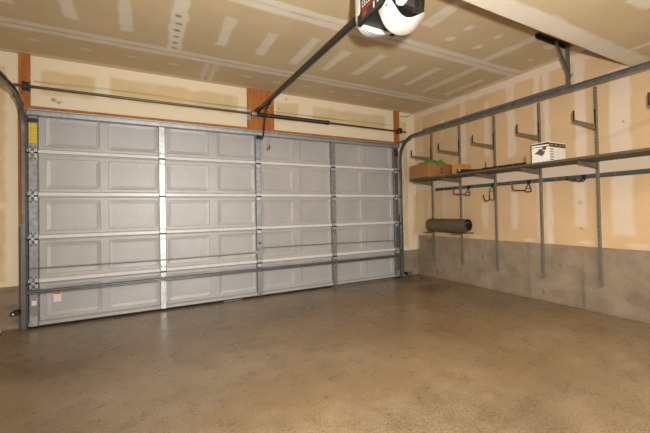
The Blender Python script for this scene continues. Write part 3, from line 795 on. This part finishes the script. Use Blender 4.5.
t = thing('product_box', 'white product box printed with a dark tool picture on the shelf', 'box', (5.1, -2.4, ZS))
x0, x1, y0, y1, z1 = 4.95, 5.27, -2.50, -2.305, 1.868
m = MB(); m.box(x0, x1, y0, y1, ZS, z1, .002).paint(0)
e = .0008
m.faces([(x0-e, y0, z1-.008), (x0-e, y1, z1-.008), (x0-e, y1, z1-.022), (x0-e, y0, z1-.030)], [(0, 1, 2, 3)])
m.faces([(x0-e, y0, z1-.055), (x0-e, y1, z1-.048), (x0-e, y1, z1-.042), (x0-e, y0, z1-.046)], [(0, 1, 2, 3)])
m.faces([(x0, y0-e, z1-.012), (x1, y0-e, z1-.012), (x1, y0-e, z1-.058), (x0, y0-e, z1-.058)], [(0, 1, 2, 3)])
m.paint(1)
for i, (a, b) in enumerate([(.02, .08), (.11, .16), (.19, .23), (.25, .29)]):
    m.faces([(x0+a, y0-1.6*e, z1-.026), (x0+b, y0-1.6*e, z1-.026), (x0+b, y0-1.6*e, z1-.044), (x0+a, y0-1.6*e, z1-.044)], [(0, 1, 2, 3)])
m.paint(2)
yc = (y0+y1)/2
shape = [(.065, -.115), (.03, -.095), (.012, -.070), (-.02, -.075), (-.035, -.10), (-.055, -.100), (-.045, -.125), (-.02, -.155), (.01, -.135)]
faces_quad(m, [(x0-e, yc+a, z1+b) for a, b in shape])
cap_ = [(x0-e, yc-.045+.024*math.cos(k*PI/6), z1-.068+.022*math.sin(k*PI/6)) for k in range(12)]
faces_quad(m, cap_)
m.paint(3)
for k in range(5):
    zq = z1-.078-.028*k
    for a, b in ((.012, .05), (.055, .085)) if k % 2 else ((.012, .08),):
        m.faces([(x0+a, y0-e, zq), (x0+b, y0-e, zq), (x0+b, y0-e, zq-.010), (x0+a, y0-e, zq-.010)], [(0, 1, 2, 3)])
m.paint(4)
m.build('carton', [M['whitecard'], M['ink'], simple('tan print', srgb(160, 126, 96), .6), M['inkgrey'], M['brownink']], t)

# rolled mat on two short arms
t = thing('rolled_mat', 'dark rolled rubber mat resting across the two uprights nearest the door', 'mat', (5.2, -.75, .8))
cx_, cz_ = 5.185, .900
prof = []
turns = 1.55; n = 110
for i in range(n+1):
    q = i/n; a = -PI*.62-q*turns*2*PI; r = .110-.066*q**1.2+.002*math.sin(3*a)
    sq = 1.0-.06*math.sin(2*a)
    prof.append((cx_+r*math.cos(a)*sq, cz_+r*math.sin(a)))
# loose outer flap trailing towards the room
p0 = prof[0]
flap = [(5.235-.0, .800), (5.20, .795), (5.17, .797)]
pre = [(cx_+.12, .792), (cx_+.075, .797), (cx_+.03, .798), (cx_-.01, .799)]
prof = pre+prof[1:]
m = MB(); th = .010
def off(P, d):
    o_ = []
    for i, p in enumerate(P):
        a = P[max(0, i-1)]; b = P[min(len(P)-1, i+1)]
        tx, tz = b[0]-a[0], b[1]-a[1]; L = math.hypot(tx, tz) or 1
        o_.append((p[0]-tz/L*d, p[1]+tx/L*d))
    return o_
A_ = off(prof, th/2); B_ = off(prof, -th/2); n = len(prof)
ysl = [-1.20, -1.05, -.9, -.75, -.62, -.54, -.455]
rings = []
for y in ysl:
    row = []
    wv = .010*math.sin(9*y)
    for i, p in enumerate(A_+B_[::-1]):
        k = i if i < n else 2*n-1-i
        dz = (-.012+wv) if k < 4 else 0
        row.append(m.bm.verts.new((p[0], y, p[1]+dz*(1-k/4 if k < 4 else 0))))
    rings.append(row)
K = 2*n
for P, Q in zip(rings, rings[1:]):
    for k in range(K):
        m.bm.faces.new((P[k], P[(k+1) % K], Q[(k+1) % K], Q[k])).material_index = 1 if k >= n else 0
for rw_, fl in ((rings[0], 0), (rings[-1], 1)):
    for i in range(n-1):
        q = (rw_[i], rw_[i+1], rw_[K-2-i], rw_[K-1-i]); m.bm.faces.new(q if fl else q[::-1])
m.build('roll', [M['mat'], M['rubber']], t, True)
for y, lb_ in ((UY[0], 'short arm under the far end of the rolled mat'), (UY[1], 'short arm under the near end of the rolled mat')):
    q = thing('mat_bracket', lb_, 'shelf bracket', (XW-.03, y, .78))
    MB().prism([(XW-.25, .772), (XW-.25, .780), (XW-.0315, .780), (XW-.0315, .745)], 1, y-.003, y+.003).build('arm', M['bracket'], q)

# ------------------------------------------------------------------ small things around the door
def sensor(x, s_, label):
    t = thing('safety_sensor', label, 'sensor', (x, -.1, .19), 'door safety sensors')
    MB().box(x-.028, x+.028, -.135, -.095, .180, .212, .004).build('body', M['black'], t)
    MB().cyl((x+s_*.028, -.11, .19), (x+s_*.036, -.11, .19), .015, 14).build('lens', M['dark'], t)
    m = MB(); m.box(x+s_*.01-.004, x+s_*.01+.004, -.10, -.02, .18, .215, .001); m.box(x-.02, x+.05 if s_ > 0 else x+.02, -.06, -.056, .175, .22, .001); m.build('bracket', M['black'], t)
    MB().cyl((x-.008, -.135, .192), (x-.008, -.1365, .192), .008, 10).build('indicator', M['white'], t)
    return t
sensor(-.085, 1, 'small black safety sensor on the left door track near the floor')
t = sensor(4.985, -1, 'small black safety sensor at the foot of the right door track')
for ch in t.children: ch.location.z -= .13
m = MB(); m.tube([(5.035, .045, 2.06), (5.05, .04, 1.85), (5.075, .03, 1.62), (5.07, .03, 1.45), (5.01, .04, 1.2), (4.975, .04, 1.0), (4.99, .04, .8), (4.985, .04, .44), (4.99, .02, .12)], .007, 7)
tag(m.build('white_cable', M['wire'], None, True), 'loose white cable hanging down the wall right of the garage door', 'cable')
m = MB(); m.tube([(5.0, .045, 2.80), (5.08, .04, 2.785), (5.16, .03, 2.80), (5.24, .02, 2.845), (5.27, .0, 2.862)], .004, 6)
tag(m.build('dark_wire', M['dark'], None, True), 'short dark wire under the ceiling in the far right corner', 'wire')
m = MB(); vs = []
for i in range(7):
    for j in range(5): vs.append((-.43+.035*i+.01*math.sin(j), -.06+.03*j-.03, .004+.012*abs(math.sin(i*1.3+j))))
m.faces(vs, [(i*5+j, (i+1)*5+j, (i+1)*5+j+1, i*5+j+1) for i in range(6) for j in range(4)])
o = m.build('paper_scrap', M['whitecard']); o.modifiers.new('s', 'SOLIDIFY').thickness = .002
tag(o, 'scrap of white paper on the floor by the left wall end', 'paper')

# ------------------------------------------------------------------ camera
cam = bpy.data.cameras.new('camera'); co = bpy.data.objects.new('camera', cam); C.objects.link(co)
CL = Vector((1.04960642, -4.66813709, 1.14498357))
R2 = Vector((.87750752, -.47914361, -.02004892)); U2 = Vector((.01010978, -.02331458, .99967706)); F = Vector((.47945631, .87742682, .01561468))
co.matrix_world = Matrix(((R2.x, U2.x, -F.x, CL.x), (R2.y, U2.y, -F.y, CL.y), (R2.z, U2.z, -F.z, CL.z), (0, 0, 0, 1)))
cam.sensor_width = 36; cam.lens = 345.68/650*36
cam.shift_x = -7.5166/650; cam.shift_y = -10.2976/650
cam.clip_start = .05
bpy.context.scene.camera = co

# ------------------------------------------------------------------ light
fl = bpy.data.lights.new('camera_flash', 'SPOT'); fl.energy = 500; fl.shadow_soft_size = .05; fl.color = (1, .975, .925)
fl.spot_size = math.radians(150); fl.spot_blend = .9
fo = bpy.data.objects.new('camera_flash', fl); C.objects.link(fo)
fo.location = (1.27, -4.70, 1.39)
fo.rotation_euler = Vector((.48, .88, .10)).to_track_quat('-Z', 'Y').to_euler()
def fill_lamp(x, y, e):  # unseen area lamps added under the low ceiling as soft fill
    l = bpy.data.lights.new('added_fill', 'AREA'); l.energy = e; l.shape = 'RECTANGLE'; l.size = 1.2; l.size_y = .3; l.color = (1, .92, .80)
    o = bpy.data.objects.new('added_fill', l); C.objects.link(o); o.location = (x, y, ZN-.03)
fill_lamp(1.4, -5.6, 45); fill_lamp(4.0, -5.2, 50)
sl = bpy.data.lights.new('sun_outside', 'SUN'); sl.energy = 3.5; sl.angle = .01
so = bpy.data.objects.new('sun_outside', sl); C.objects.link(so); so.location = (2, 3, 4)
so.rotation_euler = Vector((.25, -.9, -.36)).to_track_quat('-Z', 'Y').to_euler()
w = bpy.data.worlds.new('world'); bpy.context.scene.world = w; w.use_nodes = True
w.node_tree.nodes['Background'].inputs['Color'].default_value = (1, .975, .93, 1)
w.node_tree.nodes['Background'].inputs['Strength'].default_value = 1.25
vs_ = bpy.context.scene.view_settings
vs_.view_transform = 'Standard'; vs_.look = 'None'; vs_.gamma = 1; vs_.use_curve_mapping = False
vs_.exposure = .14
